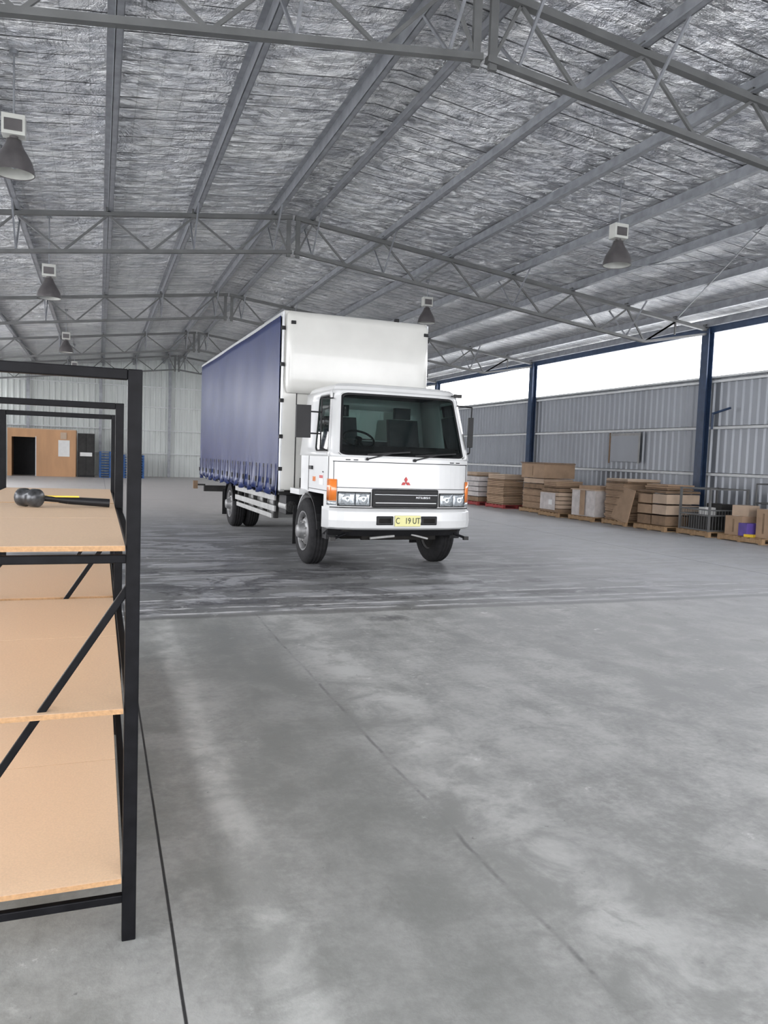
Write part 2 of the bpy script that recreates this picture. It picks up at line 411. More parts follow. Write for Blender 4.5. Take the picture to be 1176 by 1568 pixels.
for p in((-1.00,10.6,4.83),(-1.0,17.6,4.60),(-1.1,29.0,4.8),(-1.1,38.5,4.8),(8.2,11.15,4.94),(8.2,19.3,5.2),(8.2,30,5.1)):
    highbay(*p)

# ------------------------------------------------------------------ truck
T=empty('box_truck',(3.87,9.65,0),1.3)
def lerp(a,b_,t): return a+(b_-a)*t
CW=1.015
def cw(z):
    if z<=1.55: return CW
    return lerp(CW,.915,(z-1.55)/(2.45-1.55))
def cyf(z):
    if z<=1.0: return 0.0
    if z<=1.55: return .03*(z-1.0)/.55
    return lerp(.03,.30,(z-1.55)/.9)
CB=1.62
def fpt(a,z,off=0):
    return Vector((a*(cw(z)+off),cyf(z)-.05*(1-a*a)+.11*abs(a)**7-off,z))
def csec(z,shr=0,yf=None):
    pts=[]
    for i in range(25):
        a=-1+2*i/24; p=fpt(a,z); pts.append((p.x*(1-shr),p.y+shr,z))
    w=cw(z)*(1-shr)
    pts+= [(w,CB-.05,z),(w-.05,CB,z),(-w+.05,CB,z),(-w,CB-.05,z)]
    return pts
cab=MB()
cab.loft([csec(1.04),csec(1.3),csec(1.55)],'white_paint',sm=False)
def rsec(z,k):
    c=csec(2.45); return [(x*(1-k*.8),.30+ (y-.30)*(1-k)+k*.45,z) for x,y,_ in c]
cab.loft([rsec(2.45,0),rsec(2.50,.03),rsec(2.535,.10),rsec(2.55,.25)],'white_paint',cap0=True)
def fsec(z,yb=.40):
    pts=[]
    for i in range(25):
        a=-1+2*i/24; p=fpt(a,z); pts.append((p.x,p.y,z))
    return pts+[(CW,yb,z),(-CW,yb,z)]
cab.loft([fsec(.86),fsec(1.04)],'white_paint')
ob=cab.done('cab_body',T,bevel=.012)
def rr(h,r,n=4,m_=8):
    a0,b0,a1,b1=h; pts=[];out=[]
    ca=[(a1-r,b0+r,-90),(a1-r,b1-r,0),(a0+r,b1-r,90),(a0+r,b0+r,180)]
    corners=[(1,-1),(1,1),(-1,1),(-1,-1)]
    for k,(cx,cy,s0) in enumerate(ca):
        arc=[]
        for i in range(2*n+1):
            t=math.radians(s0+90*i/(2*n)); p=(cx+r*math.cos(t),cy+r*math.sin(t))
            C=corners[k]
            first_horizontal = k in(0,2)
            if i==n: o=C
            elif (i<n)==first_horizontal: o=(p[0],C[1])
            else: o=(C[0],p[1])
            arc.append((p,o))
        pts+=arc
        nx=ca[(k+1)%4]; t=math.radians(nx[2]); q=(nx[0]+r*math.cos(t),nx[1]+r*math.sin(t)); p=arc[-1][0]
        for i in range(1,m_):
            pp=(lerp(p[0],q[0],i/m_),lerp(p[1],q[1],i/m_))
            if k==0:o=(1,pp[1])
            elif k==1:o=(pp[0],1)
            elif k==2:o=(-1,pp[1])
            else:o=(pp[0],-1)
            pts.append((pp,o))
    return pts
def ring(m_,f,h,r,mt,off=0):
    P=rr(h,r); n=len(P); vs=[f(p[0],p[1],off) for p,o in P]+[f(o[0],o[1],off) for p,o in P]
    m_.add(vs,[(i,(i+1)%n,n+(i+1)%n,n+i) for i in range(n)],mt,True)
def ring2(m_,f,h1,r1,h2,r2,mt,off):
    P=rr(h1,r1);Q=rr(h2,r2);n=len(P); vs=[f(p[0],p[1],off) for p,o in P]+[f(p[0],p[1],off) for p,o in Q]
    m_.add(vs,[(i,(i+1)%n,n+(i+1)%n,n+i) for i in range(n)],mt,True)
def pane(m_,f,h,r,mt,off):
    def g_(a,b_): return f(lerp(h[0],h[2],a),lerp(h[1],h[3],b_),off)
    m_.grid(g_,14,8,mt,True)
ZA,ZB=1.55,2.45
def front(a,b_,off): return fpt(a,lerp(ZA,ZB,(b_+1)/2),off)
def side(sg):
    def f(a,b_,off):
        z=lerp(ZA,ZB,(b_+1)/2); y0=cyf(z)+.11; y=lerp(y0,CB-.03,(a+1)/2)
        return Vector((sg*(cw(z)+off),y,z))
    return f
def back(a,b_,off):
    z=lerp(ZA,ZB,(b_+1)/2); return Vector((a*cw(z),CB-.015+off,z))
fr_=MB(); se=MB(); gp=MB()
FH=(-.895,-.95,.895,.90); FR=.10
ring(fr_,front,FH,FR,'white_paint')
ring2(se,front,(FH[0]-.012,FH[1]-.03,FH[2]+.012,FH[3]+.03),.11,(FH[0]+.03,FH[1]+.06,FH[2]-.03,FH[3]-.06),.09,'black_plastic',.008)
pane(gp,front,FH,0,'glass',.0)
SH=(-.90,-.86,-.02,.86)
for sg in(-1,1):
    f=side(sg)
    ring(fr_,f,SH,.14,'white_paint')
    ring2(se,f,(SH[0]-.03,SH[1]-.04,SH[2]+.03,SH[3]+.04),.15,(SH[0]+.05,SH[1]+.05,SH[2]-.04,SH[3]-.05),.12,'black_plastic',.006)
    pane(gp,f,SH,0,'glass',.0)
ring(fr_,back,(-.7,-.4,.7,.6),.1,'white_paint')
pane(gp,back,(-.7,-.4,.7,.6),0,'glass',0)
fr_.done('cab_pillars',T,solid=.03); se.done('window_seals',T,solid=.006); gp.done('window_glass',T)
# interior
it=MB()
it.box(-.96,.96,.12,1.55,1.551,1.57,'black_plastic')
it.prism([(-.93,.08,1.56),(-.93,.50,1.56),(-.93,.46,1.72),(-.93,.16,1.64)],(1.86,0,0),'black_plastic')
for sx in(-.48,.52):
    it.box(sx-.25,sx+.25,.85,1.35,1.57,1.66,'seat_grey')
    it.prism([(sx-.24,1.22,1.6),(sx-.24,1.36,1.6),(sx-.24,1.46,2.14),(sx-.24,1.36,2.14)],(.48,0,0),'seat_grey')
    it.box(sx-.13,sx+.13,1.38,1.46,2.15,2.32,'seat_grey')
it.box(-.2,.2,.9,1.3,1.57,1.7,'seat_grey')
it.box(-.9,.9,1.56,1.58,1.57,1.8,'seat_grey')
it.box(-.88,.88,.50,1.50,2.435,2.448,'seat_grey')
it.done('cab_interior',T,bevel=.02)
sw=MB(); c=Vector((-.48,.56,1.80)); ax=Vector((0,-.55,.83)).normalized(); ux=Vector((1,0,0)); vx=ax.cross(ux)
for i in range(28):
    a,b_=2*math.pi*i/28,2*math.pi*(i+1)/28
    sw.cyl(c+(ux*math.cos(a)+vx*math.sin(a))*.22,c+(ux*math.cos(b_)+vx*math.sin(b_))*.22,.016,'black_plastic',8,caps=False)
for a in(0,math.pi,math.pi*1.5): sw.beam(c,c+(ux*math.cos(a)+vx*math.sin(a))*.22,.04,.02,'black_plastic')
sw.cyl(c-ax*.25,c+ax*.02,.05,'black_plastic'); sw.done('steering_wheel',T)
# bumper
def bsec(z,off,yb=.44):
    pts=[]
    for i in range(25):
        a=-1+2*i/24; x=a*(CW+.01+off*.3); pts.append((x,-.05-off-.05*(1-a*a)+.16*abs(a)**7,z))
    return pts+[(CW+.01,yb,z),(-CW-.01,yb,z)]
bm_=MB(); bm_.loft([bsec(.595,-.03),bsec(.62,.03),bsec(.72,.045),bsec(.84,.03),bsec(.875,-.02)],'white_paint'); bm_.loft([bsec(.50,-.16,.40),bsec(.594,-.10,.42)],'black_plastic'); bm_.done('front_bumper',T,bevel=.01)
d=MB()
def fy(x,base=0.0): 
    a=x/CW; return -.05*(1-a*a)+.11*min(1,abs(a))**7+base
for x0,x1 in((-.44,-.20),(.20,.44)):
    d.box(x0,x1,-.148,-.10,.665,.785,'black_plastic'); d.box(x0+.03,x1-.03,-.152,-.12,.69,.76,'under_dark')
d.done('bumper_slots',T,bevel=.012)
pl=MB(); pl.box(-.185,.185,-.165,-.14,.650,.795,'plate_yellow'); pl.done('number_plate',T,bevel=.004)
gr=MB()
gr.box(-.48,.48,-.075,.05,.895,1.14,'black_plastic')
gr.done('grille',T,bevel=.015)
gb=MB()
gb.box(-.455,.455,-.092,-.06,1.064,1.069,'alu'); 
for z in(.925,1.0,1.105): gb.box(-.44,.44,-.083,-.06,z,z+.006,'chassis_grey')
gb.box(-.44,.44,-.09,-.06,.952,.962,'white_paint')
gb.done('grille_bars',T)
# headlights
hl=MB(); lens=MB(); ind=MB()
for sg in(-1,1):
    xa,xb=.50,.935
    def hp(x,z,o): return (sg*x,fy(x,-.005)-o,z)
    def g1(a,b_): x=lerp(xa,xb,a); return hp(x,lerp(.905,1.095,b_),.012)
    hl.grid(g1,10,2,'chassis_grey')
    for x0,x1 in((.512,.708),(.718,.922)):
        def g2(a,b_): x=lerp(x0,x1,a); return hp(x,lerp(.918,1.082,b_),.022+.010*math.sin(a*math.pi)*math.sin(b_*math.pi))
        lens.grid(g2,8,6,'reflector')
        cx=(x0+x1)/2; lens.lathe([(.070,0),(.062,.006),(.03,.010),(0,.011)],hp(cx,1.0,.030),(0,-1,0),'lens_clear',24)
    def g3(a,b_):
        t=a
        if t<.5: x=lerp(.945,CW,t*2); y=fy(x)-.012
        else: x=CW+.008; y=lerp(fy(CW),.22,(t-.5)*2)
        return (sg*x,y,lerp(.97,1.255,b_))
    ind.grid(g3,12,2,'orange_lens')
    def g4(a,b_):
        if a<.5: x=lerp(.945,CW,a*2); y=fy(x)-.010
        else: x=CW+.007; y=lerp(fy(CW),.22,(a-.5)*2)
        return (sg*x,y,lerp(.91,.965,b_))
    ind.grid(g4,12,2,'lens_clear')
    ind.box(min(sg*CW,sg*(CW+.015)),max(sg*CW,sg*(CW+.015)),.80,.88,1.2,1.26,'orange_lens')
hl.done('headlight_housing',T,solid=.01); lens.done('headlight_lens',T,solid=.006); ind.done('corner_indicators',T,solid=.008)
sm_=MB()
def fline(z,a0=-1,a1=1,w=.008,mt='black_plastic',off=.002):
    n=20
    for i in range(n):
        p=fpt(lerp(a0,a1,i/n),z,off); q=fpt(lerp(a0,a1,(i+1)/n),z,off); sm_.beam(p,q,w,w,mt)
fline(1.148,-.98,.98); fline(1.49,-.97,.97,.010); fline(.885,-1,1,.014)
def sb(sg,x0,x1,*r): sm_.box(min(sg*x0,sg*x1),max(sg*x0,sg*x1),*r)
for sg in(-1,1):
    sm_.beam(fpt(sg*.96,1.145,.002),fpt(sg*.96,1.49,.002),.006,.006,'black_plastic')
    for ys in(.20,1.14):
        for z0,z1 in((1.06,1.55),(1.55,2.40)):
            o0=max(ys,cyf(z0)+.1);o1=max(ys,cyf(z1)+.09) 
            sm_.beam((sg*(cw(z0)+.001),o0,z0),(sg*(cw(z1)+.001),o1,z1),.008,.008,'black_plastic')
    sm_.beam((sg*(CW+.001),.20,1.09),(sg*(CW+.001),1.14,1.09),.008,.008,'black_plastic')
    sb(sg,CW,CW+.025,.93,1.09,1.36,1.41,'black_plastic')
    sb(sg,CW,CW+.006,.42,.47,1.33,1.345,'black_plastic')
    for k in range(2): 
        sm_.beam(fpt(sg*(.66+.1*k),1.515,.004),fpt(sg*(.72+.1*k),1.515,.004),.01,.012,'black_plastic')
sm_.done('panel_seams',T)
stc=MB(); stc.box(-CW-.006,-CW-.001,.42,.60,1.16,1.30,'paper'); stc.box(-CW-.008,-CW-.005,.43,.59,1.25,1.29,'logo_red'); stc.done('door_sticker',T)
em=MB(); cc=Vector((0,-.058,1.235))
for k in range(3):
    a=math.radians(90+120*k)
    L=.042; a1=a+math.radians(30);a2=a-math.radians(30)
    p1=Vector((math.cos(a1),0,math.sin(a1)))*L;p2=Vector((math.cos(a2),0,math.sin(a2)))*L
    em.prism([cc,cc+p2,cc+p1+p2,cc+p1],(0,.02,0),'logo_red')
em.done('emblem',T)
def text(s_,loc,size,mt,name,parent,rot=(math.pi/2,0,0),ext=.002,sx=1):
    cu=bpy.data.curves.new(name,'FONT'); cu.body=s_; cu.size=size; cu.align_x='CENTER'; cu.align_y='CENTER'; cu.extrude=ext
    cu.materials.append(MATS[mt]); ob=bpy.data.objects.new(name,cu); ob.location=loc; ob.rotation_euler=rot; ob.scale=(sx,1,1)
    COL.objects.link(ob); ob.parent=parent
text('MITSUBISHI',(.24,-.095,1.030),.042,'alu','grille_lettering',T)
text('C   19 UT',(0,-.168,.722),.115,'plate_text','plate_lettering',T,sx=.75,ext=.003)
w=MB()
for x0,x1 in((-.55,.05),(.12,.75)):
    p=fpt(x0/1.03,1.59,.03);q=fpt(x1/1.03,1.64,.035)
    w.beam(p,q,.02,.02,'black_plastic'); w.beam(fpt((x0+.0)/1.03,1.53,.01),fpt((x0+.33)/1.03,1.615,.04),.022,.018,'black_plastic')
    w.cyl(fpt(x0/1.03,1.53,.0),fpt(x0/1.03,1.53,.04),.02,'black_plastic',12)
w.done('wipers',T)
# mirrors
mr=MB()
for sg in(-1,1):
    if sg<0: x,y,rz=-1.40,.12,-10; zc=1.99; xi=-1.15
    else: x,y,rz=1.08,.22,66; zc=1.95; xi=1.05
    mr.rbox((x,y,zc),(.19,.07,.42),rz,'black_plastic')
    mr.cyl((sg*1.0,.28,1.62),(xi,.16,1.66),.011,'black_plastic',8)
    mr.cyl((xi,.16,1.66),(xi,.14,2.30),.011,'black_plastic',8)
    mr.cyl((sg*.93,.36,2.33),(xi,.14,2.30),.011,'black_plastic',8)
    if sg<0:
        mr.cyl((xi,.14,2.12),(x,y,2.12),.011,'black_plastic',8); mr.cyl((xi,.14,1.84),(x,y,1.84),.011,'black_plastic',8)
mr.rbox((.84,.18,2.45),(.12,.03,.05),0,'chassis_grey')
mr.beam((.84,.18,2.45),(.82,.34,2.46),.015,.015,'black_plastic')
mr.done('side_mirrors',T,bevel=.015)
# box body
BX=1.205; B0=2.1; B1=10.4; BZ=3.75
hb=MB()
hb.box(-BX,BX,B0,B0+.06,1.0,BZ,'box_white')
hb.box(-BX,BX,B0+.06,B1,BZ-.05,BZ,'box_white')
hb.box(-BX,BX,B1-.06,B1,1.0,BZ,'box_white')
hb.box(-BX+.01,BX-.01,B0+.06,B1-.06,1.0,1.12,'alu_dull')
hb.done('body_shell',T,bevel=.015)
ns=MB()
def nsec(z,x,yf,r=.16):
    pts=[]
    n=8
    for k,(cx,s0) in enumerate(((-(x-r),180),((x-r),270))):
        for i in range(n+1):
            t=math.radians(s0+90*i/n); pts.append((cx+r*math.cos(t),yf+r+r*math.sin(t),z))
    pts+=[(x,B0+.02,z),(-x,B0+.02,z)]
    return pts
ns.loft([nsec(2.50,1.13,2.0,.08),nsec(2.53,1.15,1.96,.09),nsec(2.60,1.165,1.92,.10),nsec(2.72,1.17,1.90,.10),nsec(3.2,1.17,1.90,.10),nsec(3.62,1.17,1.91,.10),nsec(3.69,1.16,1.94,.10),nsec(3.72,1.14,1.98,.09)],'box_white',sm=True)
ns.done('front_nose',T)
tr_=MB()
for sg in(-1,1):
    tr_.box(min(sg*(BX-.02),sg*(BX+.012)),max(sg*(BX-.02),sg*(BX+.012)),B0-.012,B0+.05,1.0,BZ-.02,'alu')
    tr_.box(min(sg*(BX-.02),sg*(BX+.015)),max(sg*(BX-.02),sg*(BX+.015)),B0+.05,B1,BZ-.10,BZ-.02,'alu')
    for z in(3.45,2.9,2.35,1.8,1.3): tr_.box(min(sg*(BX-.03),sg*(BX+.03)),max(sg*(BX-.03),sg*(BX+.03)),B0-.025,B0+.02,z,z+.06,'black_plastic')
    tr_.box(min(sg*1.06,sg*1.13),max(sg*1.06,sg*1.13),B0-.215,B0-.16,3.52,3.57,'black_plastic')
    if sg>0: tr_.box(.60,.66,B0-.1,B0-.02,BZ-.03,BZ+.03,'black_plastic')
    tr_.box(min(sg*(BX-.08),sg*BX),max(sg*(BX-.08),sg*BX),B0,B1,.98,1.06,'alu_dull')
tr_.done('body_trim',T,bevel=.005)
lp=MB(); lp.box(-1.19,-.98,B0-.012,B0,1.02,2.50,'box_white'); lp.box(.98,1.19,B0-.012,B0,1.02,2.50,'box_white'); lp.box(-.98,-.965,B0-.012,B0,1.02,2.5,'black_plastic'); lp.done('headboard_panels',T)
for sg,nm in((-1,'side_curtain'),(1,'side_curtain_far')):
    ct=MB()
    def cf(a,b_,sg=sg):
        y=lerp(B0+.06,B1-.05,a); z=lerp(BZ-.08,.93,b_)
        lo=max(0,(b_-.80)/.20)
        rip=.0015*math.sin(y*5.1+z*1.3)+.008*math.sin(y*1.7+.5)*math.sin(z*1.4)+lo*lo*.028*math.sin(y*15.0+math.sin(y*3)*1.5)
        if a>.985: rip=0
        z+= lo*lo*.035*math.sin(y*8.5)
        return (sg*(BX+.022+rip),y,z)
    ct.grid(cf,330,26,'curtain_blue'); ct.done(nm,T,solid=.006)
    st_=MB()
    y=B0+.30
    while y<B1-.2:
        xx=sg*(BX+.062)
        st_.beam((xx,y,1.36),(xx,y+.02,.98),.05,.006,'strap_blue',up=(sg,0,0)) 
        st_.box(min(xx,xx+sg*.02),max(xx,xx+sg*.02),y-.035,y+.035,1.08,1.17,'black_plastic')
        st_.beam((xx,y,1.0),(sg*(BX-.03),y+.02,.90),.04,.006,'strap_blue')
        st_.box(min(xx,xx+sg*.008),max(xx,xx+sg*.008),y-.03,y+.03,1.34,1.40,'black_plastic')
        y+=.55
    st_.done('curtain_straps',T)
WY=1.06
ch=MB()
for sx in(-.43,.43): ch.box(sx-.04,sx+.04,.25,B1-.1,.72,.95,'chassis_grey')
for y in(.6,1.9,3.5,5.2,6.8,8.4,10.0): ch.box(-.42,.42,y-.04,y+.04,.78,.92,'chassis_grey')
y=2.3
while y<B1-.1: ch.box(-1.17,1.17,y-.03,y+.03,.92,1.02,'chassis_grey'); y+=.5
ch.box(-.38,.38,.15,1.4,.50,1.04,'under_dark')
ch.box(-.85,.85,.06,.4,.56,.86,'under_dark')
ch.box(-.9,.9,1.56,2.05,.75,1.2,'under_dark')
ch.box(-.55,.55,.12,.18,.44,.60,'under_dark')
ch.cyl((-.95,WY,.47),(.95,WY,.47),.06,'under_dark'); ch.box(-.55,.55,WY-.07,WY+.07,.36,.50,'under_dark')
ch.cyl((-.9,6.8,.47),(.9,6.8,.47),.09,'under_dark'); ch.lathe([(.0,-.2),(.16,-.16),(.22,0),(.16,.16),(0,.2)],(0,6.8,.47),(0,1,0),'under_dark',20)
ch.cyl((0,1.6,.62),(0,6.6,.50),.045,'chassis_grey')
for sx in(-.52,.52):
    for k in range(4): ch.box(sx-.04,sx+.04,.45+k*.05,1.65-k*.05,.53+k*.02,.545+k*.02,'chassis_grey')
    for k in range(5): ch.box(sx-.04,sx+.04,6.05+k*.07,7.55-k*.07,.58+k*.02,.595+k*.02,'chassis_grey')
ch.cyl((-.45,.06,.47),(-.1,.06,.50),.02,'alu_dull',8); ch.cyl((.15,.06,.52),(.4,.06,.46),.016,'alu_dull',8)
ch.done('chassis',T,bevel=.006)
stp=MB()
for sg in(-1,1):
    stp.cyl((sg*.80,.06,.53),(sg*.98,.04,.47),.018,'black_steel',8); stp.box(min(sg*.95,sg*1.02),max(sg*.95,sg*1.02),.02,.07,.44,.49,'chassis_grey')
    stp.box(min(sg*.85,sg*1.0),max(sg*.85,sg*1.0),.28,.46,.44,.60,'black_plastic')
    for i in range(14):
        a,b_=math.radians(8+164*i/14),math.radians(8+164*(i+1)/14)
        p=Vector((sg*.93,WY+.545*math.cos(a),.47+.545*math.sin(a)));q=Vector((sg*.93,WY+.545*math.cos(b_),.47+.545*math.sin(b_)))
        stp.beam(p,q,.26,.015,'white_paint' if a<math.radians(75) else 'black_plastic',up=(0,math.cos(a),math.sin(a)))
    for i in range(12):
        a,b_=math.radians(15+150*i/12),math.radians(15+150*(i+1)/12)
        p=Vector((sg*.88,6.8+.56*math.cos(a),.44+.50*math.sin(a)));q=Vector((sg*.88,6.8+.56*math.cos(b_),.44+.50*math.sin(b_)))
        stp.beam(p,q,.52,.012,'black_plastic',up=(0,math.cos(a),math.sin(a)))
    stp.box(min(sg*.65,sg*1.15),max(sg*.65,sg*1.15),7.45,7.47,.2,.75,'rubber')
    stp.box(min(sg*.82,sg*1.10),max(sg*.82,sg*1.10),1.63,1.65,.22,.80,'rubber')
    stp.box(min(sg*.98,sg*1.12),max(sg*.98,sg*1.12),1.25,1.76,.98,1.06,'white_paint')
stp.done('mudguards',T)
sd_=MB()
for sg in(-1,1):
    sd_.box(min(sg*1.10,sg*1.14),max(sg*1.10,sg*1.14),2.7,6.05,.80,.90,'alu_dull')
    sd_.box(min(sg*1.10,sg*1.14),max(sg*1.10,sg*1.14),2.7,6.05,.62,.72,'alu_dull')
    sd_.box(min(sg*1.10,sg*1.14),max(sg*1.10,sg*1.14),2.9,5.9,.50,.58,'alu_dull')
    for y in(2.9,3.7,4.5,5.3,5.95): sd_.box(min(sg*1.02,sg*1.10),max(sg*1.02,sg*1.10),y-.04,y+.04,.50,.95,'chassis_grey')
    sd_.box(min(sg*.55,sg*1.0),max(sg*.55,sg*1.0),3.2,5.6,.48,.86,'alu_dull' if sg<0 else 'chassis_grey')
sd_.box(-1.08,-.6,2.15,2.6,.62,.92,'black_plastic')
sd_.cyl((-1.0,2.15,.74),(-1.0,2.62,.74),.09,'alu_dull')
sd_.done('side_guards',T,bevel=.008)
rb=MB()
rb.box(-1.12,1.12,B1-.05,B1+.06,.55,.70,'chassis_grey')
for sg in(-1,1):
    rb.box(sg*.5-.04,sg*.5+.04,B1-.3,B1-.05,.6,.95,'chassis_grey')
    rb.box(min(sg*.72,sg*1.08),max(sg*.72,sg*1.08),B1+.061,B1+.09,.56,.68,'red_lens')
rb.box(-1.40,-1.29,B1-.12,B1-.04,.62,.82,'cardboard_d'); rb.box(-1.30,-1.1,B1-.1,B1-.06,.70,.74,'chassis_grey')
rb.done('rear_bumper',T)
def wheel(xc,yc,outer,name,wd=.26,R=.475):
    m_=MB(); s_=outer; ax=(s_,0,0); h=wd/2
    prof=[(.28,-h+.01),(.31,-h),(.42,-h),(.455,-h+.025),(R,-h+.06)]
    for t in(-.05,0.0,.05): prof+=[(R,t-.012),(R-.012,t-.008),(R-.012,t+.008),(R,t+.012)]
    prof+=[(R,h-.06),(.455,h-.025),(.42,h),(.31,h),(.28,h-.01)]
    m_.lathe(prof,(xc,yc,R),ax,'rubber',48)
    m_.lathe([(.28,-h+.02),(.265,-h+.04),(.265,h-.04),(.28,h-.015),(.285,h+.002),(.27,h-.0),(.255,h-.04),(.25,h-.08)],(xc,yc,R),ax,'rim_silver',40)
    m_.lathe([(.25,h-.08),(.21,h-.06),(.18,h-.03),(.16,h-.015),(.12,h-.015),(.11,h-.0),(.10,h+.06),(.085,h+.085),(0,h+.09)],(xc,yc,R),ax,'rim_silver',40)
    for i in range(8):
        a=2*math.pi*i/8; c_=Vector((xc+s_*(h-.055),yc+.218*math.cos(a),R+.218*math.sin(a)))
        m_.cyl(c_,c_+Vector((s_*.012,0,0)),.030,'under_dark',12)
    for i in range(8):
        a=2*math.pi*(i+.5)/8; c_=Vector((xc+s_*(h-.02),yc+.14*math.cos(a),R+.14*math.sin(a)))
        m_.cyl(c_,c_+Vector((s_*.035,0,0)),.014,'alu_dull',6)
    m_.lathe([(.27,-h+.05),(0,-h+.05)],(xc,yc,R),ax,'under_dark',24)
    m_.done(name,T)
for sg in(-1,1):
    wheel(sg*.975,WY,sg,'front_wheel'); wheel(sg*.98,6.8,sg,'rear_wheel_outer'); wheel(sg*.68,6.8,sg,'rear_wheel_inner')

# ------------------------------------------------------------------ shelving rack foreground
R_=empty('shelving_rack',(0,0,0))
fm=MB(); PT=.042
PX0,PX1=-.62,.10; FY=[2.47,4.34,5.86]; HT=1.79
for y in FY:
    for x in(PX0,PX1): fm.box(x-PT/2,x+PT/2,y-PT/2,y+PT/2,0,HT,'black_steel')
    fm.box(PX0+PT/2,PX1-PT/2,y-.016,y+.016,HT-.032,HT,'black_steel')
    for z in(.135,1.215): fm.box(PX0,PX1,y-.012,y+.012,z-.013,z+.013,'black_steel')
    fm.beam((PX1-.01,y-.0,1.13),(PX0+.08,y-.0,.17),.022,.022,'black_steel')
for ya,yb in((FY[0],FY[1]),(FY[1],FY[2])):
    for z in(.192,.73,1.232):
        for x in(PX0,PX1): fm.box(x-.014,x+.014,ya,yb,z-.016,z+.005,'black_steel')
fm.done('frame',R_,bevel=.003)
bd=MB()
for z in(.20,.74,1.243):
    for ya,yb in((FY[0]-.035,3.42),(3.424,FY[1]-.03),(FY[1]+.03,FY[2]+.0)):
        x1=PX1-.025
        bd.box(PX0+.025,x1,ya,yb,z,z+.016,'chipboard')
        bd.box(PX0+.025,x1,ya-.001,ya,z,z+.0155,'chip_edge')
        bd.box(x1,x1+.001,ya,yb,z,z+.0155,'chip_edge')
bd.done('shelf_boards',R_)
M=empty('hammer',(-.31,4.02,1.2595),0)
hm=MB(); 
hm.lathe([(0,-.062),(.034,-.062),(.043,-.052),(.044,-.022),(.038,-.014),(.038,.014),(.044,.022),(.043,.052),(.034,.062),(0,.062)],(0,0,.0445),(.75,-.66,0),'hammer_head',24)
hm.done('head',M)
hh=MB()
hh.cyl((.02,.0,.046),(.13,.01,.036),.014,'black_plastic',12); hh.cyl((.13,.01,.036),(.17,.012,.032),.016,'black_plastic',12,.018); hh.cyl((.17,.012,.032),(.36,.02,.021),.018,'black_plastic',12,.021)
hh.box(.03,.22,.0,.014,.048,.055,'yellow')
hh.done('handle',M)

# ------------------------------------------------------------------ pallet goods along right wall
def pallet(m_,w,d,mt='pallet_wood',z=0):
    for x in(-w/2+.05,0,w/2-.05): m_.box(x-.045,x+.045,-d/2,d/2,z+.02,z+.105,mt)
    n=6
    for i in range(n):
        y=-d/2+.05+(d-.1)*i/(n-1); m_.box(-w/2,w/2,y-.045,y+.045,z+.105,z+.125,mt)
    for y in(-d/2+.05,0,d/2-.05): m_.box(-w/2,w/2,y-.045,y+.045,z,z+.02,mt)
def stack(m_,x,y,w,d,z,h,mt,layers=None,jit=.012,rz=0):
    layers=layers or max(3,int(h/.035)); t=h/layers
    for i in range(layers):
        m_.rbox((x+random.uniform(-jit,jit),y+random.uniform(-jit,jit),z+t*(i+.5)),(w+random.uniform(-jit,jit),d+random.uniform(-jit,jit),t*.86),rz+random.uniform(-.4,.4),mt if i%5 else 'cardboard_d')
def carton(m_,x,y,w,d,z,h,mt,rz=0):
    m_.rbox((x,y,z+h/2),(w,d,h),rz,mt)
    m_.rbox((x,y,z+h+.001),(w*.98,.05,.003),rz,'paper')
    m_.rbox((x,y,z+h/2),(w+.004,.05,h*.7),rz,'cardboard_d')
def group(name,loc,rz,fn,bev=.004):
    e=empty(name,loc,rz); m1=MB(); m2=MB(); fn(m1,m2); m1.done('pallet',e)
    m2.done('load',e,bevel=bev)
def g1(p,l): pallet(p,1.1,1.15,'pallet_red'); stack(l,0,0,1.0,1.05,.125,.90,'wrap_white',5); stack(l,0,.1,.9,.8,1.025,.15,'cardboard_l')
group('wrapped_carton_pallet',(13.1,24.9,0),0,g1)
def g2(p,l): pallet(p,1.1,1.2,'pallet_red'); stack(l,-.15,.0,.75,1.1,.125,.80,'cardboard',14); stack(l,-.1,0,.8,1.1,.93,.22,'cardboard_l',4); l.box(.25,.52,-.5,.5,.125,.9,'wrap_white')
group('flat_carton_pallet',(13.2,23.3,0),2,g2)
def g3(p,l):
    pallet(p,1.2,1.3); stack(l,0,-.05,1.1,1.15,.125,.62,'cardboard',16); stack(l,.05,.0,1.05,1.2,.75,.34,'cardboard_l',2,.01); carton(l,0,-.02,1.15,1.25,1.10,.44,'cardboard',3); stack(l,0,0,1.2,1.3,1.54,.05,'cardboard_d',2,.03)
group('tall_carton_pallet',(13.45,21.3,0),0,g3)
def g4(p,l): pallet(p,1.1,1.1); stack(l,0,0,1.0,1.0,.125,.72,'cardboard_l',6); l.box(-.53,-.515,-.35,.5,.2,.7,'wrap_white'); stack(l,0,.1,.9,.7,.85,.2,'cardboard',4); l.box(-.535,-.53,-.2,.0,.35,.5,'paper')
group('wrapped_carton_pallet',(13.1,19.75,0),-2,g4)
def g5(p,l): pallet(p,1.15,1.15); l.rbox((0,0,.49),(1.0,1.05,.72),2,'wrap_white'); l.rbox((-.02,0,.865),(1.05,1.1,.03),2,'cardboard_l'); l.box(-.535,-.52,-.12,.1,.15,.86,'cardboard'); l.rbox((0,.0,.93),(.7,.8,.1),10,'cardboard')
group('wrapped_carton_pallet',(13.25,18.3,0),0,g5)
def g6(p,l):
    pallet(p,1.1,1.1); stack(l,0,.1,.95,.85,.125,1.0,'cardboard',26,.02); stack(l,0,0,1.0,1.0,1.13,.10,'cardboard_l',3,.03)
    for k in range(5): l.beam((-.52-.02*k,-.1-.1*k,.14),(-.40-.02*k,-.3-.08*k,.98),.02,.5,'cardboard',up=(0,1,0))
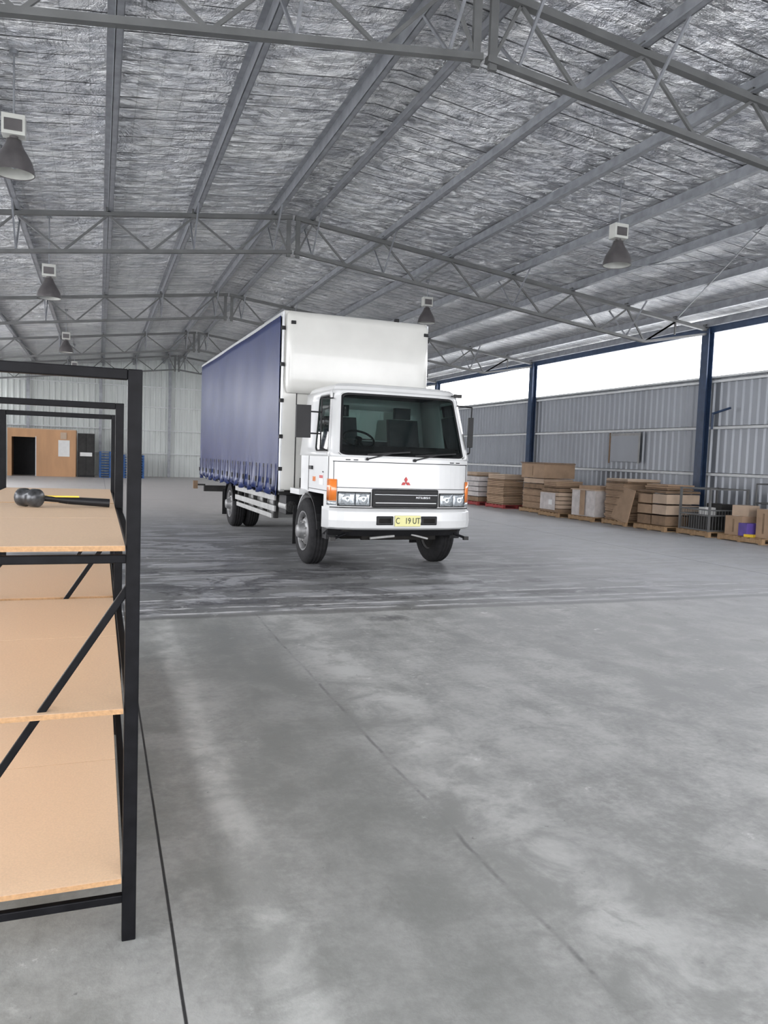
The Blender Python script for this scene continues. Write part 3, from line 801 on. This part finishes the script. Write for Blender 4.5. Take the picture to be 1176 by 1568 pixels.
group('flat_carton_pallet',(13.35,16.95,0),-4,g6)
def g7(p,l): pallet(p,1.15,1.15); stack(l,0,.28,1.0,.5,.125,.78,'cardboard',3,.008); stack(l,0,-.27,1.0,.5,.125,.80,'cardboard_l',3,.008); stack(l,.0,0,1.05,1.05,.93,.06,'cardboard_d',2,.02); stack(l,.1,.1,.8,.8,1.0,.14,'cardboard',3,.02)
group('carton_pallet',(13.4,15.6,0),0,g7)
e=empty('steel_mesh_cage',(13.6,14.3,0),-3); m1=MB(); pallet(m1,1.15,1.1); m1.done('pallet',e)
m2=MB()
for x in(-.52,.52):
    for y in(-.5,.5): m2.box(x-.022,x+.022,y-.022,y+.022,.125,1.12,'truss_grey')
for z in(.15,.5,.62,1.10):
    for y in(-.5,.5): m2.box(-.52,.52,y-.015,y+.015,z-.015,z+.015,'truss_grey')
    for x in(-.52,.52): m2.box(x-.015,x+.015,-.5,.5,z-.015,z+.015,'truss_grey')
for i in range(1,12):
    t=-.5+i/12
    m2.cyl((-.52,t,.15),(-.52,t,.62),.005,'truss_grey',6); m2.cyl((t,-.5,.15),(t,-.5,.62),.005,'truss_grey',6)
m2.done('cage_frame',e)
m3=MB(); m3.rbox((-.2,0,.30),(.45,.6,.32),8,'chassis_grey'); m3.rbox((-.12,.05,.56),(.3,.22,.2),0,'paper'); m3.rbox((.2,0,.45),(.35,.5,.6),0,'chassis_grey'); m3.done('cage_contents',e)
def g9(p,l):
    pallet(p,1.15,1.25); carton(l,-.15,.32,.6,.45,.125,.42,'cardboard',3); l.rbox((-.3,-.0,.27),(.35,.25,.28),-4,'purple'); carton(l,.0,-.42,.7,.38,.125,.62,'cardboard',0); l.rbox((-.1,.32,.66),(.4,.4,.24),12,'cardboard_l'); l.rbox((.25,.1,.3),(.35,.5,.35),0,'chassis_grey'); l.rbox((-.42,-.15,.15),(.16,.2,.06),20,'yellow')
group('mixed_goods_pallet',(13.65,12.95,0),0,g9)
e=empty('steel_trolley',(14.75,13.2,0),0); m2=MB()
for x in(-.22,.22):
    for y in(-.75,.75): m2.cyl((x,y,0),(x,y,1.25),.02,'truss_grey',10)
for z in(.35,.8,1.25):
    for x in(-.22,.22): m2.cyl((x,-.75,z),(x,.75,z),.018,'truss_grey',10)
    for y in(-.75,.75): m2.cyl((-.22,y,z),(.22,y,z),.018,'truss_grey',10)
m2.box(-.22,.22,-.75,.75,.34,.36,'galv'); m2.done('trolley_frame',e)
m2=MB(); m2.rbox((0,.2,.52),(.35,.5,.3),5,'chassis_grey'); m2.rbox((0,-.3,.48),(.3,.35,.22),0,'black_plastic'); m2.done('trolley_load',e)
def g10(p,l): pallet(p,1.15,1.2); carton(l,0,0,1.0,1.0,.125,.7,'cardboard'); 
group('carton_pallet',(13.8,11.4,0),0,g10)
mb=MB(); mb.box(XR+.07,XR+.08,19.2,20.6,1.7,2.55,'clad'); mb.box(XR+.06,XR+.07,19.15,19.22,1.65,2.6,'alu_dull'); mb.box(XR+.06,XR+.07,20.58,20.65,1.65,2.6,'cardboard_d'); mb.box(XR+.06,XR+.07,19.2,20.6,2.5,2.58,'alu_dull')
mb.done('wall_access_panel')
mb=MB(); mb.cyl((XR-.2,16.0,3.0),(XR-.2,16.0,2.6),.03,'steel_blue'); mb.cyl((XR-.2,16.02,3.0),(XR+.0,15.6,3.15),.03,'steel_blue'); mb.done('wall_downpipe')

# ------------------------------------------------------------------ far end objects
P_=empty('plywood_booth',(0,0,0)); m1=MB()
m1.box(-3.05,-1.15,43.6,43.7,0,2.42,'ply_orange'); m1.box(-4.4,-4.2,43.6,43.7,0,2.42,'ply_orange'); m1.box(-4.2,-3.05,43.6,43.7,2.0,2.42,'ply_orange')
m1.box(-4.4,-1.15,45.6,45.7,0,2.42,'booth_shade'); m1.box(-4.4,-4.3,43.7,45.6,0,2.42,'ply_orange'); m1.box(-1.25,-1.15,43.7,45.6,0,2.42,'ply_orange'); m1.box(-4.4,-1.15,43.6,45.7,2.42,2.46,'cardboard_l')
m1.box(-3.09,-3.05,43.58,43.6,0,2.05,'girt'); m1.done('booth_walls',P_)
m1=MB(); m1.box(-2.0,-1.45,43.57,43.6,1.05,1.9,'paper'); m1.box(-1.9,-1.6,43.56,43.57,1.95,2.3,'cardboard_l'); m1.done('notice_board',P_)
e=empty('storage_cabinet',(-.65,44.0,0)); m1=MB(); m1.box(-.42,.42,-.25,.25,.08,2.3,'chassis_grey'); m1.box(-.40,-.01,-.27,-.25,.12,2.25,'chassis_grey'); m1.box(.01,.40,-.27,-.25,.12,2.25,'chassis_grey'); m1.box(-.42,.42,-.25,.25,0,.08,'black_plastic'); m1.box(-.3,.3,-.28,-.27,1.1,1.3,'paper'); m1.done('cabinet_body',e,bevel=.01)
for k,x in enumerate((.55,1.75)):
    e=empty('pallet_stack',(x,44.2,0)); m1=MB()
    for i in range(10 if k==0 else 9): pallet(m1,1.1,1.1,'pallet_blue',z=i*.14)
    m1.done('pallets',e)

# ------------------------------------------------------------------ light + world
w=bpy.data.worlds.new('overcast_sky'); scene.world=w; w.use_nodes=True
nt=w.node_tree; bg=nt.nodes['Background']
tc=nt.nodes.new('ShaderNodeTexCoord'); sp=nt.nodes.new('ShaderNodeSeparateXYZ'); nt.links.new(tc.outputs['Generated'],sp.inputs[0])
rp=nt.nodes.new('ShaderNodeValToRGB'); rp.color_ramp.elements[0].color=(.98,.975,1,1); rp.color_ramp.elements[1].color=(.87,.91,1,1)
nt.links.new(sp.outputs[2],rp.inputs['Fac']); nt.links.new(rp.outputs[0],bg.inputs['Color'])
bg.inputs['Strength'].default_value=8.2
def portal(name,loc,rot,sx,sy):
    l=bpy.data.lights.new(name,'AREA'); l.shape='RECTANGLE'; l.size=sx; l.size_y=sy; l.cycles.is_portal=True
    o=bpy.data.objects.new(name,l); o.location=loc; o.rotation_euler=rot; COL.objects.link(o)
L=Y1-Y0; yc=(Y0+Y1)/2
portal('sky_portal_right',(XR+.25,yc,(OPZ0+OPZ1)/2),(0,math.radians(90),0),OPZ1-OPZ0,L)
portal('sky_portal_left',(XL-.25,yc,(OPZ0+OPZ1)/2),(0,math.radians(-90),0),OPZ1-OPZ0,L)
portal('sky_portal_front',((XL+XR)/2,Y0-.1,2.5),(math.radians(90),0,0),XR-XL,5.0)
for i,(a,c) in enumerate(((-2,6),(12,21),(27,36))):
    portal('sky_portal_door_%d'%i,(XL-.25,(a+c)/2,2),(0,math.radians(-90),0),4,c-a)

# ------------------------------------------------------------------ camera
cd=bpy.data.cameras.new('camera'); cam=bpy.data.objects.new('camera',cd); COL.objects.link(cam)
cd.sensor_fit='VERTICAL'; cd.sensor_height=36; cd.sensor_width=27; cd.lens=36*1178/1568
cd.clip_start=.05; cd.clip_end=400
Rm=Matrix.Rotation(math.radians(-20.4),4,'Z')@Matrix.Rotation(math.radians(90-4.0),4,'X')@Matrix.Rotation(math.radians(2.0),4,'Z')
cam.matrix_world=Matrix.Translation((0,0,1.55))@Rm
scene.camera=cam
